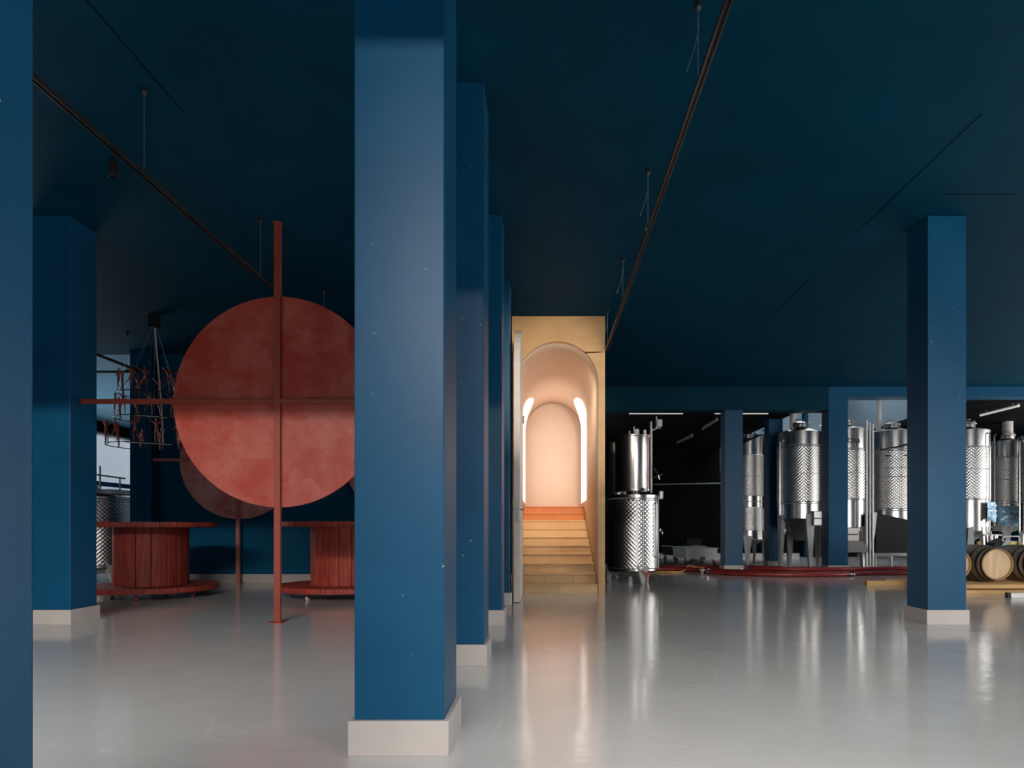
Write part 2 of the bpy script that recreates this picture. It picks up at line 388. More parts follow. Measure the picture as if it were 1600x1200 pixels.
# tunnel shell
b_ = nb(); D = LEN-py0; prev = None
pv = [((rad+.006)*cos(pi*k/NA), spring+(apex-spring+.006)*sin(pi*k/NA)) for k in range(NA+1)]
prof = [(rad+.006, 0)] + pv + [(-rad-.006, 0)]
for dd in [.101 + (D-.101)*i/12 for i in range(13)]:
    ring = [b_.verts.new((p[0], dd, p[1])) for p in prof]
    if prev:
        for i in range(len(ring)-1): b_.faces.new((prev[i], prev[i+1], ring[i+1], ring[i]))
    prev = ring
v_ = obj('vault', b_, 'vault', pt, True)
sm = v_.modifiers.new('thick', 'SOLIDIFY'); sm.thickness = .008; sm.offset = 0
b_ = nb().prism([(p[0]*1.02, p[1]) for p in prof], 'y', D-.02, D+.05); obj('end_wall', b_, 'endwall', pt)
# lit side windows of the landing: follow the wall, round up into the vault
def side_window(sgn):
    b_ = nb(); y0, y1 = 12.95-py0, 14.75-py0; n = 14; mm = 16
    def surf(h, inset):              # h = arc length up the wall
        zz = h
        if zz <= spring: return Vector((sgn*(rad-inset), 0, zz))
        a = min((zz-spring)/rad, 1.25)
        return Vector((sgn*(rad-inset)*cos(a), 0, spring+(apex-spring-inset)*sin(a)))
    grid = []
    for i in range(n+1):
        u = i/n; yy = y0+(y1-y0)*u
        topa = spring + .06 + .46*math.sqrt(max(0, 1-(2*u-1)**2))
        col = []
        for j in range(mm+1):
            h = 1.56+(topa-1.56)*j/mm; p = surf(h, .012); p.y = yy; col.append(b_.verts.new(p))
        grid.append(col)
    for i in range(n):
        for j in range(mm): b_.faces.new((grid[i][j], grid[i+1][j], grid[i+1][j+1], grid[i][j+1]))
    w = obj('side_window', b_, 'lit', pt, True); w['label'] = 'bright backlit side window'
side_window(1); side_window(-1)
area('stair_fill', (acx, 10.32, 3.74), (R_(42), 0, 0), .5, .12, 27, (1.0, .84, .66), spread=95)  # added fill without a fixture, brightens the stairs
# stairs: risers read from the photo, nose depths rising back
yk = [913.4, 896.3, 880.0, 864.6, 851.6, 838.5, 825.5, 813.0, 801.7, 791.2]
st = thing('staircase', 'plywood staircase of ten steps climbing inside the arched tunnel', 'staircase', (acx, py0, 0))
prevz = 0
for k, y in enumerate(yk):
    d = 10.18+.40*k; z = 1-(y-HY)*d/F + (.0 if k else 0)
    nxt = 10.18+.40*(k+1) if k < 9 else LEN
    mname = 'step' if k < 8 else 'orange'
    h0, h1 = prevz, z
    # riser boards
    x0, x1 = -rad+.004, rad-.004
    cuts = [[.52], [.34, .72], [.28, .63], [.42], [.15, .58], [.40, .83], [.16, .58], [.38, .72], [.5], [.33, .70]][k]
    e = [x0]+[x0+(x1-x0)*c for c in cuts]+[x1]
    for a, c in zip(e, e[1:]):
        obj('riser_board', nb().box(a+.0015, c-.0015, d-py0, d-py0+.03, h0, h1-.028, .002), mname, st)
    obj('tread', nb().box(x0, x1, d-py0-.012, nxt-py0+.03, h1-.025, h1, .003), mname, st)
    prevz = z
LZ = prevz
# door leaf (half open at right angles), arched top
dt = thing('arched_door', 'tall white arched door leaf standing open edge-on before the stairs', 'door', (-.386, 10.1, 0))
w0 = 1.21
ppts = [(0, .012), (0, spring)] + [(-w0/2+w0/2*cos(pi*k/18), spring-.02+(apex-spring-.03)*sin(pi*k/18)) for k in range(1, 18)] + [(-w0, spring), (-w0, .012)]
obj('leaf', nb().prism(ppts, 'x', -.03, .055), 'door', dt)
hy = -w0+.06
obj('lock_plate', nb().box(-.034, -.0301, hy-.03, hy+.03, 1.12, 1.40, .0), 'chrome', dt)
obj('edge_plate', nb().box(-.012, .035, -w0-.004, -w0, 1.08, 1.42), 'chrome', dt)
for sx in (-1, 1):
    xa = -.03 if sx < 0 else .055
    obj('lever_handle', nb().tube([(xa, hy, 1.26), (xa+sx*.032, hy, 1.26), (xa+sx*.034, hy+.02, 1.26), (xa+sx*.034, hy+.12, 1.255)], .010, 8), 'chrome', dt)
obj('hinge', nb().tube([(.06, -.01, .3), (.06, -.01, .42)], .012).tube([(.06, -.01, 2.6), (.06, -.01, 2.72)], .012), 'chrome', dt)

# ------------------------------------------------------------------ red screens
def screen(label, x, y, zc, Rr, left, right, mats, yaw=0, bw=.05, pw=.066):
    t = thing('disc_screen', label, 'screen', (x, y, 0), yaw)
    obj('pole', nb().box(-pw/2, pw/2, -.05, 0, .006, H-.004, .003), mats[1], t)
    obj('crossbar', nb().box(-left, -pw/2, -.045, -.004, zc-bw/2, zc+bw/2, .003).box(pw/2, right, -.045, -.004, zc-bw/2, zc+bw/2, .003), mats[1], t)
    d = nb().lathe([(Rr-.003, -.012), (Rr, -.009), (Rr, .009), (Rr-.003, .012)], 128)
    d.xf(Matrix.Translation((0, .014, zc)) @ Matrix.Rotation(pi/2, 4, 'X'))
    obj('disc', d, mats[0], t)
    obj('floor_plate', nb().box(-.075, .075, -.10, .06, 0, .007), mats[1], t)
    obj('ceiling_plate', nb().box(-.045, .045, -.07, .02, H-.005, H-.001), mats[1], t)
    return t
screen('large red round screen on a pole, nearest of the three discs', (435.5-CX)*7.08/F, 7.08, 2.355, 1.128, 2.09, 2.09, ('disk', 'redmetal'))
screen('dusty rose round screen partly hidden behind the large red disc', (373-CX)*12.15/F, 12.15, 2.26, 1.085, 1.57, 1.2, ('disk2', 'rosemetal'))
screen('third red round screen, only its lower edge showing beside the big column', (631-CX)*12.15/F, 12.15, 2.26, 1.085, 1.1, 1.2, ('disk2', 'rosemetal'))

# ------------------------------------------------------------------ cable-spool tables
def spool(label, x, y, Rt, Rc, zt, mat, rz):
    t = thing('cable_spool_table', label, 'table', (x, y, 0), rz)
    rnd = random.Random(int(x*100))
    def deck(name, z0, z1, Rr):
        root = obj(name, nb().lathe([(Rr-.01, z0+.004), (Rr-.01, z0+.012)], 40), mat, t)   # thin ring core under the boards
        n = 9; wd = 2*Rr/n
        for i in range(n):
            xa = -Rr+wd*i+.003; xb = xa+wd-.006; poly = []
            m_ = 6
            for j in range(m_+1):
                xx = xa+(xb-xa)*j/m_; poly.append((xx, -math.sqrt(max(0, Rr*Rr-xx*xx))-.004*rnd.random()))
            for j in range(m_, -1, -1):
                xx = xa+(xb-xa)*j/m_; poly.append((xx, math.sqrt(max(0, Rr*Rr-xx*xx))+.004*rnd.random()))
            zz = rnd.uniform(-.003, .003)
            obj('deck_board', nb().prism(poly, 'z', z0+.014, z1+zz), mat, root)
    deck('top_deck', zt-.075, zt, Rt); deck('base_deck', .095, .175, Rt+.02)
    n = 17; a = 0; ws = [rnd.uniform(.75, 1.25) for _ in range(n)]; tot = sum(ws)
    z0, z1 = .176, zt-.062
    cor = obj('core', nb().lathe([(Rc-.03, z0), (Rc-.03, z1)], 32), 'hopper', t)
    for w in ws:
        da = 2*pi*w/tot; g = rnd.choice([.006, .008, .018]); rr = Rc+rnd.uniform(-.006, .006)
        poly = [((Rc-.035)*cos(a+g), (Rc-.035)*sin(a+g)), ((rr-.006)*cos(a+g), (rr-.006)*sin(a+g)), (rr*cos(a+g+.02), rr*sin(a+g+.02)), ((rr+.004)*cos(a+da/2), (rr+.004)*sin(a+da/2)),
                (rr*cos(a+da-.02), rr*sin(a+da-.02)), ((rr-.006)*cos(a+da), (rr-.006)*sin(a+da)), ((Rc-.035)*cos(a+da), (Rc-.035)*sin(a+da))]
        obj('stave', nb().prism(poly, 'z', z0, z1), mat, t)
        a += da
    for k in range(6):
        aa = 2*pi*k/6+.5; cx, cy = (Rt-.16)*cos(aa), (Rt-.16)*sin(aa)
        c = obj('caster', nb().box(cx-.03, cx+.03, cy-.03, cy+.03, .088, .097).box(cx-.024, cx-.018, cy-.02, cy+.02, .03, .09).box(cx+.018, cx+.024, cy-.02, cy+.02, .03, .09), 'redmetal', t)
        w = nb().lathe([(.02, -.014), (.03, -.012), (.03, .012), (.02, .014)], 16); w.xf(Matrix.Translation((cx, cy, .03)) @ Matrix.Rotation(pi/2, 4, 'Y'))
        obj('wheel', w, 'redwood_lit' if mat == 'redwood' else 'white', c)
    return t
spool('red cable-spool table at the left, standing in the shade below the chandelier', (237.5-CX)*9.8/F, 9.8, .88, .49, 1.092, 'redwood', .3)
spool('better-lit red cable-spool table half hidden by the big column', (541-CX)*9.95/F, 9.95, .95, .50, 1.10, 'redwood_lit', -.4)

# ------------------------------------------------------------------ ceiling tracks
def track(label, x, z, y0, y1, wires, mat, loops=False, horiz=None):
    t = thing('lighting_track', label, 'track light', (x, y0, z))
    if horiz: obj('rail', nb().box(0, horiz, -.018, .018, -.018, .018, .003), mat, t)
    else:
        Ln = y1-y0
        obj('rail', nb().box(-.020, .020, 0, Ln, .004, .02, .002).box(-.020, -.010, 0, Ln, -.016, .004).box(.010, .020, 0, Ln, -.016, .004), mat, t)
    for (wx, wy) in wires:
        s = obj('suspension_wire', nb().tube([(wx-x, wy-y0, .02), (wx-x, wy-y0, H-z-.03)], .0028, 6), 'wire', t)
        obj('ceiling_anchor', nb().lathe([(.022, H-z-.002), (.022, H-z-.035), (.012, H-z-.05), (.006, H-z-.06)], 12, (wx-x, wy-y0, 0)), 'darkmetal', s)
        obj('rail_clip', nb().box(wx-x-.024, wx-x+.024, wy-y0-.02, wy-y0+.02, .012, .03, .003), 'chrome', s)
        if loops:
            pts = [(wx-x-.0, wy-y0, H-z-.06), (wx-x+.004, wy-y0, H-z-.16), (wx-x-.02, wy-y0+.01, H-z-.28), (wx-x-.07, wy-y0+.02, H-z-.42)]
            obj('loose_wire_end', nb().tube(pts, .002, 5), 'wire', s)
    return t
tl = track('black ceiling track running over the large red disc', -2.96, 3.61, .6, 9.4, [(-2.96, 4.89), (-2.98, 6.94), (-3.0, 9.0)], 'darkmetal')
sp = obj('spotlight', nb().lathe([(0, .0), (.026, 0), (.029, -.004), (.029, -.118), (.025, -.120), (.025, -.09), (0, -.088)], 24, (-.06, 4.63-.6, -.03)), 'darkmetal', tl, True)
obj('stem', nb().tube([(-.06, 4.03, -.03), (-.06, 4.03, .01), (0, 4.03, .01)], .008), 'darkmetal', sp)
track('long bronze ceiling track pointing at the plywood portal', .94, 3.70, .6, 10.05, [(.95, 4.1), (.936, 6.0), (.94, 7.97), (.937, 9.85)], 'bronze', True)
track('short black ceiling track above the left hall entrance', -6.72, 3.61, 9.0, 10.98, [(-6.93, 10.98)], 'darkmetal')
track('black cross track reaching behind the figure chandelier', -10.5, 3.61, 11.02, 0, [(-8.9, 11.02), (-5.2, 11.02)], 'darkmetal', horiz=7.4)

# spotlight on the bronze track, aimed at the portal
def spot(x, y, z, tgt, power, ang, color):
    l = bpy.data.lights.new('unseen_spot_light', 'SPOT'); l.energy = power; l.spot_size = R_(ang); l.spot_blend = .7; l.shadow_soft_size = .06 if ang < 50 else .35; l.color = color
    o = bpy.data.objects.new('unseen_spot_light', l); COL.objects.link(o); o.location = (x, y, z)
    o.rotation_euler = (Vector(tgt)-Vector((x, y, z))).to_track_quat('-Z', 'Y').to_euler()
spot(.94, 3.2, 3.60, (.20, 10.1, 2.9), 1150, 28, (1.0, .84, .66))
# unseen soft spots at the two tracks, added to brighten the floor
spot(-2.96, 2.4, 3.55, (-3.3, 4.6, 0), 150, 95, (1.0, .97, .94))
spot(.94, 1.6, 3.62, (2.3, 3.6, 0), 330, 95, (1.0, .96, .92))
# ------------------------------------------------------------------ chandelier of little figures
ch = thing('figure_chandelier', 'three-tier chandelier of small copper-red figures on black rings', 'chandelier', ((233-CX)*10.1/F, 10.1, 0))
def skin_mesh(name, verts, edges, radii, sub=1):
    me = bpy.data.meshes.new(name); me.from_pydata(verts, edges, []); o = bpy.data.objects.new(name, me); COL.objects.link(o)
    md = o.modifiers.new('s', 'SKIN')
    for i, r in enumerate(radii): me.skin_vertices[0].data[i].radius = (r*.82, r*.82)
    me.skin_vertices[0].data[0].use_root = True
    if sub: ss = o.modifiers.new('ss', 'SUBSURF'); ss.levels = sub
    dg = bpy.context.evaluated_depsgraph_get(); dg.update()
    res = bpy.data.meshes.new_from_object(o.evaluated_get(dg)); bpy.data.objects.remove(o)
    res.name = name; res.materials.clear(); res.materials.append(M['figure'])
    for p in res.polygons: p.use_smooth = True
    return res
def figure(pose):
    # 0 pelvis 1 chest 2 neck 3 head 4 headtop ; arms 5,6,7 / 8,9,10 ; legs 11,12,13,14 / 15,16,17,18   (height .36)
    V = [(0, 0, .18), (.003, 0, .255), (0, 0, .285), (0, 0, .315), (0, 0, .338)]
    E = [(0, 1), (1, 2), (2, 3), (3, 4)]; Rr = [.019, .022, .009, .016, .012]
    def arm(s, el, ha):
        i = len(V); V.extend([(s*.033, 0, .272), (s*el[0], el[1], el[2]), (s*ha[0], ha[1], ha[2])]); E.extend([(1, i), (i, i+1), (i+1, i+2)]); Rr.extend([.010, .0065, .005])
    def leg(s, kn, an):
        i = len(V); V.extend([(s*.016, 0, .165), (s*kn[0], kn[1], kn[2]), (s*an[0], an[1], an[2]), (s*an[0], an[1]-.024, an[2]-.008)]); E.extend([(0, i), (i, i+1), (i+1, i+2), (i+2, i+3)]); Rr.extend([.014, .010, .006, .006])
    arm(1, *pose[0]); arm(-1, *pose[1]); leg(1, *pose[2]); leg(-1, *pose[3])
    return skin_mesh('figurine', V, E, Rr)
poses = [
    (((.065, 0, .30), (.10, 0, .345)), ((.065, 0, .30), (.10, 0, .345)), ((.018, 0, .09), (.018, .005, .012)), ((.018, 0, .09), (.018, .005, .012))),
    (((.06, 0, .31), (.085, 0, .36)), ((.055, 0, .22), (.10, 0, .25)), ((.03, -.03, .095), (.05, .02, .025)), ((.018, 0, .09), (.016, .005, .012))),
    (((.06, 0, .24), (.03, -.02, .19)), ((.07, 0, .29), (.115, 0, .33)), ((.02, 0, .09), (.02, .005, .012)), ((.045, 0, .11), (.09, .02, .06))),
]
figs = [figure(p) for p in poses]
tiers = [(2.255, .565, 12), (2.665, .455, 9), (3.04, .40, 9)]
rf = random.Random(5); cc0 = (241-CX)*10.1/F-ch.location.x
for (z, r, n) in tiers:
    rg = nb(); seg = 48
    rg.tube([(r*cos(2*pi*k/seg), r*sin(2*pi*k/seg), z) for k in range(seg+1)], .007, 6, False)
    ring = obj('ring', rg, 'darkmetal', ch)
    for k in range(n):
        a = 2*pi*(k+.35+.25*rf.random())/n
        f = bpy.data.objects.new('figurine', figs[rf.randrange(3)]); COL.objects.link(f); f.parent = ch
        f.location = (r*cos(a), r*sin(a), z+.006); f.rotation_euler = (rf.uniform(-.06, .06), rf.uniform(-.08, .08), a+pi/2+rf.uniform(-.6, .6)); s_ = rf.uniform(.98, 1.12); f.scale = (s_, s_, s_)
    for k in range(4):
        a = 2*pi*k/4+.4
        obj('hanging_wire', nb().tube([(r*cos(a), r*sin(a), z), (cc0+.03*cos(a), .03*sin(a), H-.2)], .0013, 5), 'wire', ch)
cc = (241-CX)*10.1/F-ch.location.x
cn = obj('canopy', nb().box(cc-.06, cc+.06, -.06, .06, H-.20, H-.002, .006), 'darkmetal', ch)
obj('power_cable', nb().tube([(cc+.01, 0, H-.2), (cc+.05, -.03, 3.75), (cc+.13, -.08, 3.2), (cc+.21, -.16, 2.75), (cc+.31, -.30, 2.27)], .012, 7), 'silver', ch)
obj('brace_bar', nb().tube([(-.02, -.55, 2.25), (.5, -.26, 2.25)], .006, 6).tube([(.05, -.43, 2.66), (.4, -.2, 2.66)], .006, 6), 'silver', ch)

# ------------------------------------------------------------------ steel tanks
def tank(label, x, y, Rr, zb, zt, zj=None, slant=0, seams=(), pipes=(), flare=.10, roofh=.16, manway=None, vent=None, legs=3, hatch=True, legrot=0, hgt_bottom=.22, jacketR=.012, text=None, group=None, foot=True):
    t = thing('steel_tank', label, 'tank', (x, y, 0), 0, group)
    face = math.atan2(-y, -x)                               # direction towards the room's viewer side
    sh = nb().lathe([(Rr, zb), (Rr, zt)], 56, uvr=Rr, capends=False); pass
    if slant:
        for v in sh.verts:
            if v.co.z > (zb+zt)/2: v.co.z += slant*(v.co.x/Rr)
    obj('shell', sh, 'steel', t, True)
    rf_ = nb().lathe([(Rr+.012, -.03), (Rr+.012, .01), (Rr-.01, .02), (Rr*.25, roofh), (Rr*.24, roofh+.03), (.0001, roofh+.03)], 56, (0, 0, zt), capends=False)
    if slant:
        for v in rf_.verts: v.co.z += slant*(v.co.x/Rr)
    obj('roof', rf_, 'steel', t, True)
    obj('base_cone', nb().lathe([(Rr, zb+.001), (Rr*.97, zb-.03), (.09, zb-hgt_bottom), (.0001, zb-hgt_bottom)], 56, capends=False), 'steelrough', t, True)
    if zj:
        for (a, c) in zj:
            j = nb().lathe([(Rr, a), (Rr+jacketR, a+.015), (Rr+jacketR, c-.015), (Rr, c)], 72, uvr=Rr, capends=False)
            obj('dimple_jacket', j, 'dimple', t, True)
    for z in seams:
        obj('seam_band', nb().lathe([(Rr+.003, z-.012), (Rr+.019, z-.008), (Rr+.019, z+.008), (Rr+.003, z+.012)], 56, capends=False), 'galv', t, True)
    for k in range(legs):
        a = face + legrot + 2*pi*(k)/legs
        lg = nb().box(-1, 1, -1, 1, -1, 1)
        for v in lg.verts:                                  # plate leg: wide where it meets the shell, narrow at the floor
            hi, o_, w_ = v.co.z > 0, v.co.x > 0, v.co.y
            v.co = Vector(((Rr+.006) if o_ else (Rr-.10), w_*.115, zb+.10 if o_ else zb+.02)) if hi else Vector(((Rr+flare*.25) if o_ else (Rr-.05), w_*.032, .02))
        lg.xf(Matrix.Rotation(a, 4, 'Z')); l_ = obj('leg', lg, 'legsteel', t)
        fx, fy = (Rr-.02)*cos(a), (Rr-.02)*sin(a)
        if foot: obj('foot', nb().lathe([(.05, 0), (.05, .012), (.02, .02), (.02, .05)], 14, (fx, fy, 0)), 'galv', l_)
    for (da, z0, z1, r, off) in pipes:
        a = face+da; ca, sa = cos(a), sin(a); q = Rr+off
        obj('side_pipe', nb().tube([(ca*(Rr-.01), sa*(Rr-.01), z0-.02), (ca*q, sa*q, z0), (ca*q, sa*q, z0+.06), (ca*q, sa*q, z1-.06), (ca*q, sa*q, z1), (ca*(Rr-.02), sa*(Rr-.02), z1+.02)], r, 8), 'steel', t, True)
    if hatch:
        h = obj('top_hatch', nb().lathe([(.17, 0), (.17, .08), (.18, .09), (.18, .11), (.10, .15), (.0001, .16)], 24, (Rr*.35*cos(face), Rr*.35*sin(face), zt+roofh*.75+slant*.35*cos(face))), 'steel', t, True)
        q = (Rr*.35*cos(face), Rr*.35*sin(face), zt+roofh*.75+.16+slant*.35*cos(face))
        obj('hatch_handle', nb().tube([(q[0]-.10, q[1], q[2]-.02), (q[0]-.10, q[1], q[2]+.05), (q[0]+.10, q[1], q[2]+.05), (q[0]+.10, q[1], q[2]-.02)], .009, 6), 'chrome', t)
        obj('relief_valve', nb().tube([(q[0]+.22, q[1]+.05, q[2]-.2), (q[0]+.22, q[1]+.05, q[2]+.02)], .03, 10).tube([(q[0]+.16, q[1]+.05, q[2]-.04), (q[0]+.28, q[1]+.05, q[2]-.04)], .022, 8), 'chrome', t, True)
    if vent:
        vx, vy, vr, vh = vent
        obj('vent_pipe', nb().tube([(vx, vy, zt+.02), (vx, vy, zt+vh)], vr, 20), 'whitesteel', t, True)
    if manway:
        for (da, mz, film, w, h) in manway:
            a = face+da; mt = Matrix.Rotation(a, 4, 'Z') @ Matrix.Translation((Rr, 0, mz))
            f = nb().box(-.06, .05, -w/2, w/2, -h/2, h/2, .02); f.xf(mt); fr = obj('manway_door', f, 'steelrough', t)
            if film:
                g = nb(); nn = 10; rr = random.Random(int(mz*100+a*10)); gr = []
                for i in range(nn+1):
                    gr.append([g.verts.new((.062+.03*rr.random()+(.03 if (i+j) % 3 == 0 else 0), -w*.56+w*1.12*i/nn, -h*.56-(.10*rr.random() if j == 0 else 0)+h*1.15*j/nn)) for j in range(nn+1)])
                for i in range(nn):
                    for j in range(nn): g.faces.new((gr[i][j], gr[i+1][j], gr[i+1][j+1], gr[i][j+1]))
                g.xf(mt); fo = obj('protective_film', g, 'film', fr, True); fo['label'] = 'crinkled blue protective film'
                s2 = fo.modifiers.new('thick', 'SOLIDIFY'); s2.thickness = .004
            hb = nb().tube([(.05, -w*.4, 0), (.10, -w*.4, 0), (.10, w*.4, 0), (.05, w*.4, 0)], .012, 8); hb.xf(mt); obj('manway_bar', hb, 'chrome', fr)
    return t
def tx(px, d): return (px-CX)*d/F
def tz(py, d): return 1-(py-HY)*d/F

# near tank: small tank standing on a wider one
d = 12.3; xx = tx(988, d)
tk = tank('dimpled steel tank just right of the plywood portal, the lower and wider one', xx, d, .452, .24, 1.60, zj=[(.27, 1.52)], seams=(1.545,), pipes=((-.1+1.15, .5, 1.45, .013, .05),), roofh=.04, hatch=False, legs=3, legrot=.42, hgt_bottom=.12)
fa = math.atan2(-d, -xx)
obj('sample_tap', nb().tube([(.45, -.10, .96), (.53, -.12, .96), (.54, -.12, .90)], .014, 8).tube([(.50, -.12, .96), (.50, -.12, 1.0)], .008, 6), 'chrome', tk)
obj('sample_tap', nb().tube([(.44, -.10, .44), (.57, -.12, .44)], .018, 8).tube([(.52, -.12, .44), (.52, -.12, .50)], .012, 6), 'chrome', tk)
obj('level_gauge', nb().tube([(.40, -.24, 1.18), (.40, -.24, 1.60)], .012, 8).tube([(.44, -.25, .27), (.44, -.25, 1.6)], .007, 6), 'white', tk)
obj('drain_valve', nb().tube([(.12, -.46, .24), (.2, -.52, .16), (.2, -.52, .06)], .025, 8).tube([(.16, -.53, .20), (.26, -.53, .20)], .018, 8), 'rosemetal', tk)
def small_tank(label, x, y, Rr, z0, z1):
    t = thing('small_steel_tank', label, 'tank', (x, y, z0))
    h = z1-z0
    s = nb().lathe([(Rr*.6, 0), (Rr*.97, .0), (Rr, .03), (Rr, h-.02), (Rr+.012, h-.01), (Rr+.012, h+.01), (Rr-.015, h+.012), (Rr-.02, h-.04), (.0001, h-.02)], 56, uvr=Rr, capends=False); obj('shell', s, 'steel', t, True)
    obj('rim', nb().lathe([(Rr+.004, h*.0+.01), (Rr+.016, .02), (Rr+.016, .045), (Rr+.004, .05)], 48, capends=False), 'chrome', t, True)
    obj('mast', nb().tube([(Rr*.92+.03, -.12, -.02), (Rr*.92+.03, -.12, h+.27)], .022, 10), 'whitesteel', t, True)
    obj('gauge_tube', nb().tube([(Rr*.75, -.24, .02), (Rr*.75, -.24, h)], .010, 8), 'rosemetal', t)
    obj('float_arm', nb().tube([(Rr*.92+.03, -.12, h+.10), (Rr+.14, -.13, h+.16), (Rr+.18, -.13, h+.14)], .012, 7).box(Rr+.10, Rr+.20, -.19, -.09, h+.17, h+.30, .01).box(Rr+.09, Rr+.11, -.15, -.13, h+.15, h+.36), 'whitesteel', t)
    obj('bracket', nb().prism([(.05+Rr*.25, h), (Rr*.6, h+.02), (Rr*.95, h+.02), (Rr*.93, h-.02), (.05+Rr*.28, h-.02)], 'y', -.18, -.14).box(Rr*.55, Rr*.72, -.20, -.12, h+.01, h+.11, .01), 'whitesteel', t)
    wv = nb(); wv.tube([(Rr+.06, -.14, .44), (Rr+.13, -.18, .30), (Rr+.15, -.18, .22)], .013, 7).tube([(Rr+.02, -.14, .27), (Rr+.12, -.17, .27), (Rr+.20, -.17, .33)], .012, 7)
    obj('hand_crank', wv, 'chrome', t)
    obj('valve', nb().tube([(Rr*.6, -.2, .03), (Rr*.6, -.3, .03), (Rr*.6, -.33, .03)], .03, 8).box(Rr+.14, Rr+.22, -.2, -.14, -.14, .02, .015).tube([(Rr, -.12, -.06), (Rr+.16, -.14, -.06)], .016), 'steelrough', t)
    return t
small_tank('smooth narrow steel tank standing on top of the dimpled tank by the portal', xx, d, .325, 1.676, 2.70)
d = 14.0
tank('dark steel tank in shadow mostly hidden behind the portal edge', tx(962, d), d, .36, .30, 1.62, zj=[(.36, 1.5)], seams=(1.55,), roofh=.04, hatch=False, hgt_bottom=.12)
small_tank('shadowed narrow tank on top of the half-hidden one by the portal', tx(962, d), d, .27, 1.695, 2.78)

sT = (.0, )
# dark tank behind the hopper column
d = 18.7
tank('dark steel tank with sloping roof between the first two blue hall columns', tx(1168, d), d, .47, .70, 3.45, zj=[(.95, 1.6), (1.9, 3.05)], slant=.22, seams=(1.75, 2.45), pipes=((1.0, 1.6, 3.7, .02, .10), (1.25, 1.6, 3.6, .02, .12)), legs=4, roofh=.12, hatch=True)
# T3
d = 16.6
t3 = tank('steel tank with curved bright highlight and tall vent pipe, between hall columns', tx(1249, d), d, .52, 1.25, 3.38, zj=[(1.65, 3.02)], slant=0, seams=(1.62, 2.35, 3.05), pipes=((1.15, 1.62, 3.5, .022, .05), (-.9, 1.3, 3.2, .02, .06)), legs=4, legrot=.5, roofh=.16, manway=((.85, 1.25, False, .30, .36),), vent=(-.20, -.1, .075, .62), hgt_bottom=.55)
obj('vent_damper', nb().box(-.28, -.02, -.2, .0, 4.04, 4.07).box(-.10, .06, -.16, -.04, 4.07, 4.10), 'galv', t3)
# T4 with printed word
d = 16.5
t4 = tank('bright steel tank printed tina, right beside the beam column', tx(1319, d), d, .50, .95, 3.44, zj=[(1.72, 2.92)], seams=(1.70, 2.35, 2.95), pipes=(), legs=3, legrot=1.0, roofh=.12, manway=((.25, .86, False, .42, .34),), hgt_bottom=.30)
# lettering wraps the shell
fc = bpy.data.curves.new('lettering', 'FONT'); fc.body = 'tina'; fc.size = .22; fc.extrude = .002; fc.align_x = 'CENTER'
fo = bpy.data.objects.new('lettering', fc); COL.objects.link(fo)
dg = bpy.context.evaluated_depsgraph_get(); dg.update()
lm = bpy.data.meshes.new_from_object(fo.evaluated_get(dg)); bpy.data.objects.remove(fo)
bmx = bmesh.new(); bmx.from_mesh(lm); bmesh.ops.subdivide_edges(bmx, edges=bmx.edges[:], cuts=1)
fa = math.atan2(-d, -tx(1319, d))
for v in bmx.verts:
    a = fa+.45+v.co.x/.5; z = v.co.y+tz(692, d-.45); rr = .506+v.co.z
    v.co = Vector((rr*cos(a), rr*sin(a), z))
lm2 = bpy.data.meshes.new('lettering'); bmx.to_mesh(lm2); bmx.free(); lm2.materials.append(M['ink'])
lo = bpy.data.objects.new('lettering', lm2); COL.objects.link(lo); lo.parent = t4; lo['label'] = 'black printed word tina'
# vertical pipes between T4 and T5
for i, (px, r_) in enumerate(((1353.5, .030), (1359, .022), (1363.5, .026))):
    xq = tx(px, 15.85)
    o = tag(obj('vertical_pipe', nb().tube([(xq, 15.85, 0), (xq, 15.85, 1.25), (xq, 15.85, tz(657+3*i, 15.85))], r_, 12), 'whitesteel', None, True), '', 'pipe')
    o['label'] = ['thickest upright steel pipe beside the tank printed tina', 'thin upright steel pipe in the middle of the three by the tina tank', 'upright steel pipe next to the dark hopper, rightmost of three'][i]
# T5
d = 17.4
t5 = tank('steel tank with vent pipe standing behind the dark tilting hopper', tx(1392, d), d, .60, 1.0, 3.50, zj=[(1.5, 3.0)], seams=(1.46, 2.32, 2.55, 3.04), pipes=((1.0, 1.1, 2.9, .022, .06), (1.15, 1.1, 3.1, .018, .05)), legs=4, roofh=.14, vent=(-.32, 0, .068, 1.45))
obj('roof_bracket', nb().tube([(-.5, -.42, 3.02), (.0, -.66, 3.10), (.35, -.62, 3.22)], .022, 7).tube([(-.4, -.5, 2.86), (.25, -.66, 2.86), (.27, -.66, 2.0)], .018, 7), 'darkmetal', t5)
d = 16.5
tank('bright steel tank right behind the blue column by the barrels', tx(1510, d), d, .50, .95, 3.40, zj=[(1.72, 2.98)], seams=(1.70, 2.45, 3.0), pipes=((1.02, .9, 3.3, .02, .05),), legs=3, legrot=.9, roofh=.12, manway=((1.05, 1.43, True, .34, .36),), hgt_bottom=.3)
d = 18.6
tank('darker steel tank behind the barrels with a fat vent pipe on its roof', tx(1573, d), d, .52, 1.1, 3.42, zj=[(1.75, 2.95)], seams=(1.7, 2.35, 2.98), pipes=((-.95, 1.0, 3.5, .03, .06), (.9, 1.0, 3.4, .03, .05), (-.5, 1.1, 3.6, .025, .08)), legs=4, roofh=.10, vent=(.02, 0, .135, 1.0), manway=((-.55, 1.43, True, .30, .38), (.15, 1.38, True, .5, .40)))
d = 17.2
tank('steel tank cut off by the right edge behind the last barrel', tx(1628, d), d, .50, .95, 3.40, zj=[(1.72, 2.98)], seams=(1.70, 2.45, 3.0), pipes=((-1.0, .9, 3.3, .025, .05),), legs=3, roofh=.12)
d = 19.6
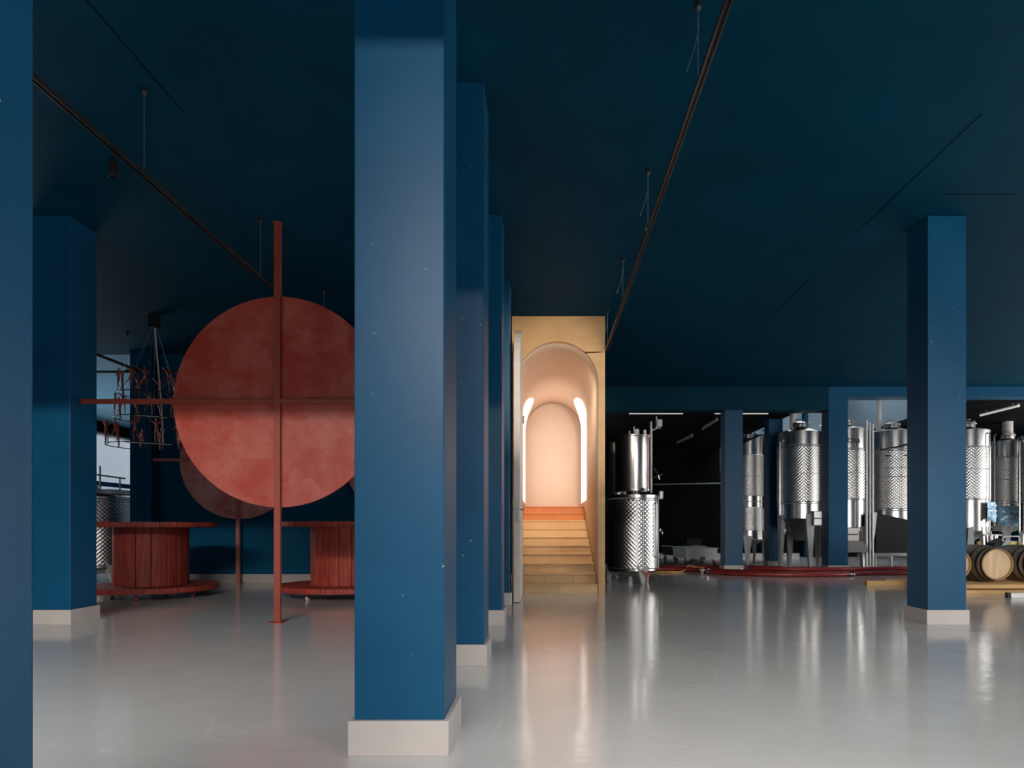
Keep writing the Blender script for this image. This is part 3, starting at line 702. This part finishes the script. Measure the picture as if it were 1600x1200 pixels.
tank('blurred steel tank far back between the dark tank and the vent-pipe tank', tx(1205, d), d, .5, .9, 3.2, zj=[(1.5, 2.9)], seams=(1.45, 3.0), legs=4)
# left hall tank
d = 12.9
tl_ = tank('dimpled steel tank in the bright left hall behind the spool table', tx(156, d), d, .575, .26, 1.60, zj=[(.30, 1.52)], seams=(1.56,), roofh=.05, hatch=False, legs=3, legrot=.35, hgt_bottom=.14)
obj('lid', nb().lathe([(.40, 0), (.40, .06), (.37, .08), (.2, .10), (.0001, .10)], 36, (.22, 0, 1.66), capends=False), 'whitesteel', tl_, True)
obj('lid_clamp', nb().box(-.15, .22, -.42, -.34, 1.70, 1.76, .01).tube([(-.1, -.38, 1.74), (-.1, -.38, 1.82), (.2, -.38, 1.82), (.24, -.38, 1.70)], .02, 8), 'whitesteel', tl_)
obj('railing', nb().tube([(-.5, -.2, 2.05), (.1, -.2, 2.03), (.62, -.2, 1.96)], .016, 8).tube([(.14, -.2, 1.6), (.14, -.2, 2.2)], .016, 8).tube([(.52, -.2, 1.6), (.52, -.2, 1.98)], .014, 8), 'galv', tl_)
obj('standpipe', nb().tube([(-.02, -.3, 1.62), (-.02, -.3, 2.08)], .045, 12), 'white', tl_, True)

# ------------------------------------------------------------------ wheeled hoppers
def hopper(label, px, dd, w, mat, scale=1, group=None):
    t = thing('wheeled_hopper', label, 'hopper', (tx(px, dd), dd, 0))
    h0, h1 = .14, .47; t.rotation_euler.z = .16
    bd = nb().prism([(-w/2, h1), (w/2, h1), (w/2, h0), (w/2-.10, h0), (w/2-.12, h0+.055), (.09, h0+.02), (-.09, h0+.02), (-w/2+.12, h0+.055), (-w/2+.10, h0), (-w/2, h0)], 'y', 0, .05)
    bd.box(-w/2, -w/2+.04, .05, 1.0, .2, h1).box(w/2-.04, w/2, .05, 1.0, .2, h1).box(-w/2, w/2, .95, 1.0, .2, h1).box(-w/2+.04, w/2-.04, .05, .95, .2, .24)
    obj('tub', bd, mat, t)
    obj('rim', nb().box(-w/2-.03, w/2+.03, -.025, .05, h1-.012, h1+.012).box(-w/2-.03, -w/2+.03, .05, 1.02, h1-.012, h1+.012).box(w/2-.03, w/2+.03, .05, 1.02, h1-.012, h1+.012), 'whitesteel', t)
    o = nb().lathe([(.045, -.07), (.062, -.06), (.062, 0), (.04, 0), (.038, -.03), (.0001, -.03)], 20, capends=False); o.xf(Matrix.Translation((.02, -.05, h0+.055)) @ Matrix.Rotation(pi/2, 4, 'X')); obj('outlet', o, 'chrome', t, True)
    obj('outlet_lever', nb().tube([(-.04, -.07, h0+.10), (-.06, -.09, h0-.03)], .010, 6), 'darkmetal', t)
    for sx in (-1, 1):
        for yy in (.05, .9):
            l = obj('leg', nb().prism([(sx*w/2-sx*.01, .17), (sx*w/2-sx*.10, .17), (sx*w/2-sx*.085, .06), (sx*w/2-sx*.03, .06)], 'y', yy-.02, yy+.03), 'redleg', t)
            wh = nb().lathe([(.02, -.02), (.035, -.018), (.035, .018), (.02, .02)], 14); wh.xf(Matrix.Translation((sx*(w/2-.055), yy, .035)) @ Matrix.Rotation(pi/2, 4, 'Y')); obj('wheel', wh, 'darkmetal', l)
    return t
hopper('white wheeled hopper with round outlet beside the first hall column', 1096.5, 17.8, .88, 'white')
hopper('shaded wheeled hopper standing behind the white one', 1078, 19.6, 1.0, 'hopper')  # dark tub colour stands in for the shade behind the white hopper
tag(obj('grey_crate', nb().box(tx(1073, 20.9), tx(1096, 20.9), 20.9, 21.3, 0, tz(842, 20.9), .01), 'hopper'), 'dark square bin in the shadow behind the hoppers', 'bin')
# dark tilting hopper in front of the vent-pipe tank
d = 15.95
th = thing('tipping_hopper', 'dark tilted hopper on a low steel frame, seen past the beam column', 'hopper', (tx(1392, d), d, 0))
obj('bin', nb().prism([(-.33, tz(802, d)), (.40, tz(812, d)), (.44, .42), (.1, .34), (-.36, .36)], 'y', 0, .75), 'hopper', th)
obj('side_plate', nb().prism([(-.43, tz(800, d)), (-.34, tz(801, d)), (-.39, tz(835, d)), (-.50, tz(862, d))], 'y', -.02, .02), 'whitesteel', th)
obj('frame', nb().box(-.46, .42, -.04, .02, tz(869, d), tz(864, d)).box(-.46, .42, .70, .76, .3, .36), 'steelrough', th)
for px in (1368, 1393):
    q = tx(px, d)-th.location.x
    obj('leg', nb().tube([(q, 0, tz(866, d)), (q, 0, .06)], .014, 6), 'steelrough', th)
    wq = nb().lathe([(.02, -.014), (.04, -.012), (.04, .012), (.02, .014)], 14); wq.xf(Matrix.Translation((q, 0, .04)) @ Matrix.Rotation(pi/2, 4, 'Y')); obj('wheel', wq, 'darkmetal', th)
obj('splash_tray', nb().prism([(tx(1320, d)-th.location.x-.1, .44), (-.70, .44), (-.72, .62), (-.84, .70), (tx(1320, d)-th.location.x-.1, .70)], 'y', -.3, -.05), 'steelrough', th)
# dark grey leaning panel and trolley by the right tanks
d = 13.2
xq = tx(1517, d)
gb = thing('tilted_grey_panel_box', 'dark grey tilted box leaning beside the bright tank behind the barrels', 'box', (xq, d, 0))
obj('panel', nb().prism([(-.14, .0), (.12, .0), (.05, tz(823, d)), (-.06, tz(826, d))], 'y', 0, .05), 'galv', gb)
obj('body', nb().prism([(-.55, 0), (-.12, 0), (-.05, 1.0), (-.40, 1.10)], 'y', 0, .45), 'hopper', gb)
d = 13.6
pp = thing('pump_unit', 'grey wheeled pump box with a pale handle and round yellow sticker', 'pump', (tx(1577, d), d, 0))
w_ = .22
obj('housing', nb().prism([(-.30, .14), (.16, .14), (.215, tz(846, d)), (-.08, tz(844, d)), (-.22, .55)], 'y', 0, .35), 'galv', pp)
obj('motor', nb().prism([(-.36, .3), (-.12, .3), (-.06, .80), (-.28, .70)], 'y', .02, .3), 'hopper', pp)
obj('handle', nb().tube([(-.14, .0, tz(846, d)), (-.13, 0, tz(839, d)), (-.10, 0, tz(838, d)), (.18, 0, tz(838, d)), (.205, 0, tz(840, d)), (.20, 0, tz(847, d))], .014, 8), 'whitesteel', pp, True)
obj('sticker', nb().prism([(.07+.045*cos(2*pi*k/20), tz(850, d)+.045*sin(2*pi*k/20)) for k in range(20)], 'y', -.006, .001), 'yellow', pp)
for sx in (-.25, .12):
    wq = nb().lathe([(.03, -.02), (.07, -.018), (.07, .018), (.03, .02)], 18); wq.xf(Matrix.Translation((sx, .05, .07)) @ Matrix.Rotation(pi/2, 4, 'X')); obj('wheel', wq, 'darkmetal', pp)
vt = thing('valve_manifold', 'small steel valve manifold standing left of the grey pump box', 'valve', (tx(1549, 14.3), 14.3, 0))
obj('manifold_pipe', nb().tube([(-.17, 0, .86), (.22, 0, .86)], .020, 8), 'whitesteel', vt)
obj('manifold_pipe', nb().tube([(-.15, 0, .58), (.18, 0, .58)], .020, 8), 'whitesteel', vt)
for q, r_ in ((-.10, .03), (-.02, .045), (.08, .05)): obj('cylinder', nb().tube([(q, 0, .58), (q, 0, .86)], r_, 12), 'steel', vt, True)
obj('stand', nb().tube([(-.12, 0, 0), (-.12, 0, .6)], .015).tube([(.14, 0, 0), (.14, 0, .6)], .015).tube([(0, 0, .86), (-.02, 0, .96), (.12, 0, .96)], .016), 'steelrough', vt)

# ------------------------------------------------------------------ barrels on timber
def barrel(label, x, y, z, Rb, Rh, Ln, group):
    t = thing('oak_barrel', label, 'barrel', (x, y, z), 0, group)
    rot = Matrix.Translation((0, 0, Rb)) @ Matrix.Rotation(pi/2, 4, 'X')       # axis +z -> -y (towards viewer)
    prof = []
    for i in range(13):
        u = -1+2*i/12; prof.append((Rh+(Rb-Rh)*(1-u*u)**.9 if abs(u) < 1 else Rh, u*Ln/2))
    b = nb().lathe(prof, 26, capends=False).xf(rot); obj('body', b, 'oakbody', t)
    for s in (-1, 1):
        obj('chime', nb().lathe([(Rh+.003, s*(Ln/2-.03)), (Rh+.003, s*Ln/2), (Rh-.016, s*Ln/2), (Rh-.022, s*(Ln/2-.035))], 48, capends=False).xf(rot), 'oakrim', t, True)
        hd = obj('head', nb().lathe([(Rh-.012, s*(Ln/2-.028)), (.0001, s*(Ln/2-.026))], 40, capends=False).xf(rot), 'oakhead', t)
        for (u0, u1) in ((.93, .99), (.72, .80), (.42, .49)):
            def rad_(u): return Rh+(Rb-Rh)*(1-u*u)**.9+.003
            obj('hoop', nb().lathe([(rad_(u0), s*u0*Ln/2), (rad_(u1), s*u1*Ln/2)], 48, capends=False).xf(rot), 'hoop', t, True)
    obj('bung', nb().lathe([(.032, -.02), (.028, .05), (.0001, .052)], 14, (0, 0, 2*Rb)), 'oakrim', t, True)
    return t
Bx = [(1496-CX)/99.8, (1554-CX)/99.8, (1623-CX)/99.8, (1690-CX)/99.8]
Bx = [Bx[1]-.655, Bx[1], Bx[1]+.66, Bx[1]+1.32]
bl = ['oak barrel just emerging from behind the blue column', 'oak barrel in the middle of the row with its full pale head visible',
      'oak barrel at the right edge of the photo, head partly cut off', 'oak barrel beyond the right end of the visible row']
for x_, l_ in list(zip(Bx, bl))[:3]:
    barrel(l_, x_, 10.75, .145, .30, .243, .92, 'oak barrels lying on timber pallets')
pl = thing('timber_pallet', 'low pine timber pallet carrying the row of oak barrels', 'pallet', (7.6, 10.1, 0))
for k, (y0, y1) in enumerate(((0, .09), (.2, .30), (.42, .52), (.64, .74), (.86, .96), (1.06, 1.18))):
    obj('deck_board', nb().box(-1.3, 1.8, y0, y1, .085, .145, .004), 'pine', pl)
for y0 in (.005, .5, 1.05):
    obj('bottom_board', nb().box(-1.3, 1.8, y0, y0+.1, .0, .062, .004), 'pine', pl)
    for xq in (-1.25, .25, 1.6): obj('spacer_block', nb().box(xq, xq+.10, y0+.005, y0+.09, .062, .085), 'pine', pl)
tp = thing('timber_beam_stack', 'two rough pine beams on the floor left of the blue barrel column', 'timber', (tx(1385, 11.6), 11.6, 0))
obj('beam', nb().box(-.34, .75, 0, .11, 0, .085, .004), 'pine', tp)
obj('beam', nb().box(.05, .75, .12, .24, .0, .105, .004), 'pine', tp)
wp = thing('white_floor_tube', 'short white tube with black end cap on the floor before the barrels', 'tube', (tx(1574, 9.55), 9.55, 0))
obj('tube', nb().box(.03, .9, -.035, .035, .0, .075, .012), 'white', wp)
obj('end_cap', nb().box(-.012, .03, -.038, .038, .0, .079, .006), 'darkmetal', wp)

# ------------------------------------------------------------------ hoses
def smooth_pts(ctrl, n=7):
    P = [Vector(p) for p in ctrl]; P = [P[0]]+P+[P[-1]]; out = []
    for i in range(1, len(P)-2):
        for j in range(n):
            u = j/n; a, b, c, d_ = P[i-1:i+3]
            out.append(.5*((2*b)+(c-a)*u+(2*a-5*b+4*c-d_)*u*u+(3*b-a-3*c+d_)*u**3))
    out.append(P[-2]); return out
def hose(label, ctrl, r, mat, group=None, ends=True):
    pts = [(tx(px, dd), dd, z) for px, dd, z in ctrl]
    o = Vector(pts[0]); t = thing('hose', label, 'hose', (o.x, o.y, 0), 0, group)
    loc = smooth_pts([(p[0]-o.x, p[1]-o.y, p[2]) for p in pts])
    obj('hose_body', nb().tube(loc, r, 10), mat, t, True)
    if ends:
        for e, f in ((loc[0], loc[1]), (loc[-1], loc[-2])):
            dv = (e-f).normalized()
            obj('coupling', nb().tube([e-dv*.02, e+dv*.05, e+dv*.051, e+dv*.075], [r*1.05, r*1.05, r*1.5, r*1.5], 12), 'chrome', t, True)
    return t
g_ = 'dark red hoses piled on the floor'
r_ = .046
hose('dark red hose lying nearest, ending in a metal coupling by the beam column', [(1110, 14.55, r_), (1160, 14.0, r_), (1230, 13.7, r_), (1300, 13.75, r_), (1328, 13.9, r_)], r_, 'hosered', g_)
hose('long dark red hose crossing in front of the hopper column', [(1018, 15.6, r_), (1060, 15.5, r_), (1100, 15.1, r_), (1160, 14.45, r_), (1230, 14.0, r_), (1300, 14.02, r_), (1350, 14.15, r_), (1420, 14.2, r_), (1500, 14.6, r_)], r_, 'hosered', g_)
hose('dark red hose looping from the small tank to the right hall', [(1022, 15.85, r_), (1060, 15.75, r_), (1105, 15.3, r_), (1165, 14.65, r_), (1230, 14.25, r_), (1300, 14.25, r_), (1350, 14.4, r_), (1460, 14.45, r_)], r_, 'hosered', g_)
hose('dark red hose stretched behind the beam column along the tanks', [(1166, 15.75, r_), (1225, 15.8, r_), (1290, 15.78, r_), (1335, 15.72, r_), (1362, 15.3, r_), (1420, 15.2, r_), (1470, 15.3, r_)], r_, 'hosered', g_)
hose('upper dark red hose resting over the others between the hall columns', [(1162, 14.9, r_), (1185, 14.5, r_*2.9), (1240, 14.14, r_*2.9), (1300, 14.14, r_*2.9), (1350, 14.28, r_*2.9), (1440, 14.33, r_*2.9), (1520, 14.8, r_)], r_, 'hosered', g_)
hose('dark red hose furthest back, partly under the steel tanks', [(1030, 16.4, r_), (1110, 16.6, r_), (1160, 16.5, r_), (1200, 16.2, r_), (1218, 16.0, r_)], r_, 'hosered', g_)
hose('dark red hose in the middle of the pile, just in front of the plinths', [(1176, 14.95, r_), (1205, 14.62, r_), (1260, 14.5, r_), (1330, 14.58, r_), (1400, 14.7, r_), (1480, 14.75, r_)], r_, 'hosered', g_)
hose('dark red hose lying against the column plinths behind the pile', [(1172, 15.1, r_), (1215, 14.9, r_), (1270, 14.85, r_), (1335, 14.88, r_), (1400, 14.98, r_), (1480, 15.0, r_)], r_, 'hosered', g_)
hose('thin yellow hose curving out from the small dimpled tank', [(1018, 15.0, .022), (1045, 14.95, .022), (1066, 15.15, .022), (1076, 15.9, .115), (1085, 16.1, .06), (1100, 16.3, .03)], .020, 'hoseyellow', ends=False)
hose('thin yellow hose over the red hoses left of the barrel column', [(1381, 14.9, .112), (1398, 15.0, .125), (1420, 15.02, .125), (1450, 15.0, .115), (1490, 15.15, .02)], .018, 'hoseyellow', ends=False)
tag(obj('hose_plug', nb().lathe([(.03, 0), (.035, .05), (.06, .055), (.06, .09), (.02, .10), (.0001, .10)], 16, (tx(1097, 14.9), 14.9, 0)), 'whitesteel', None, True), 'small pale hose plug lying on the floor before the white hopper', 'plug')

# ------------------------------------------------------------------ hall ceiling tube lights and wall rail
def tubelight(label, p, q, mt='tube'):
    t = thing('tube_light', label, 'light', p)
    v = Vector(q)-Vector(p)
    obj('diffuser', nb().tube([(0, 0, 0), tuple(v)], .026, 10), mt, t, True)
    n = v.normalized(); sx = .03
    bx = nb()
    bx.tube([(0, 0, .035), tuple(v+Vector((0, 0, .035)))], .03, 4); obj('housing', bx, 'galv', t)
    obj('bracket', nb().tube([tuple(v*.15+Vector((0, 0, .04))), tuple(v*.15+Vector((0, 0, .10)))], .012).tube([tuple(v*.85+Vector((0, 0, .04))), tuple(v*.85+Vector((0, 0, .10)))], .012), 'galv', t)
    return t
zL = 3.77
def atz(px, py, z): dd = (z-1)*F/(HY-py); return (tx(px, dd), dd, z)
tubelight('long pale tube light above the small stacked tank', atz(983, 645.5, zL), atz(1067, 645.5, zL))
tubelight('pale tube light crossing behind the hopper column', atz(1117, 645.5, zL), atz(1200, 645.5, zL))
tubelight('dim slanting tube light deep in the black ceiling', atz(1098, 670.5, zL), atz(1121, 656, zL), 'tubeoff')
tubelight('faint tube light furthest back in the black ceiling', atz(1058, 692, zL), atz(1082, 681, zL), 'tubeoff')
tubelight('slanting pale tube light under the low ceiling at the right', atz(1532, 649, 3.9), atz(1592, 634, 3.9))
rail = tag(obj('wall_pipe', nb().tube([(tx(1022, 23.3), 23.3, tz(757, 23.3)), (tx(1180, 23.3), 23.3, tz(754, 23.3))], .022, 8), 'galv'), 'thin horizontal pipe on the black far wall behind the hoppers', 'pipe')
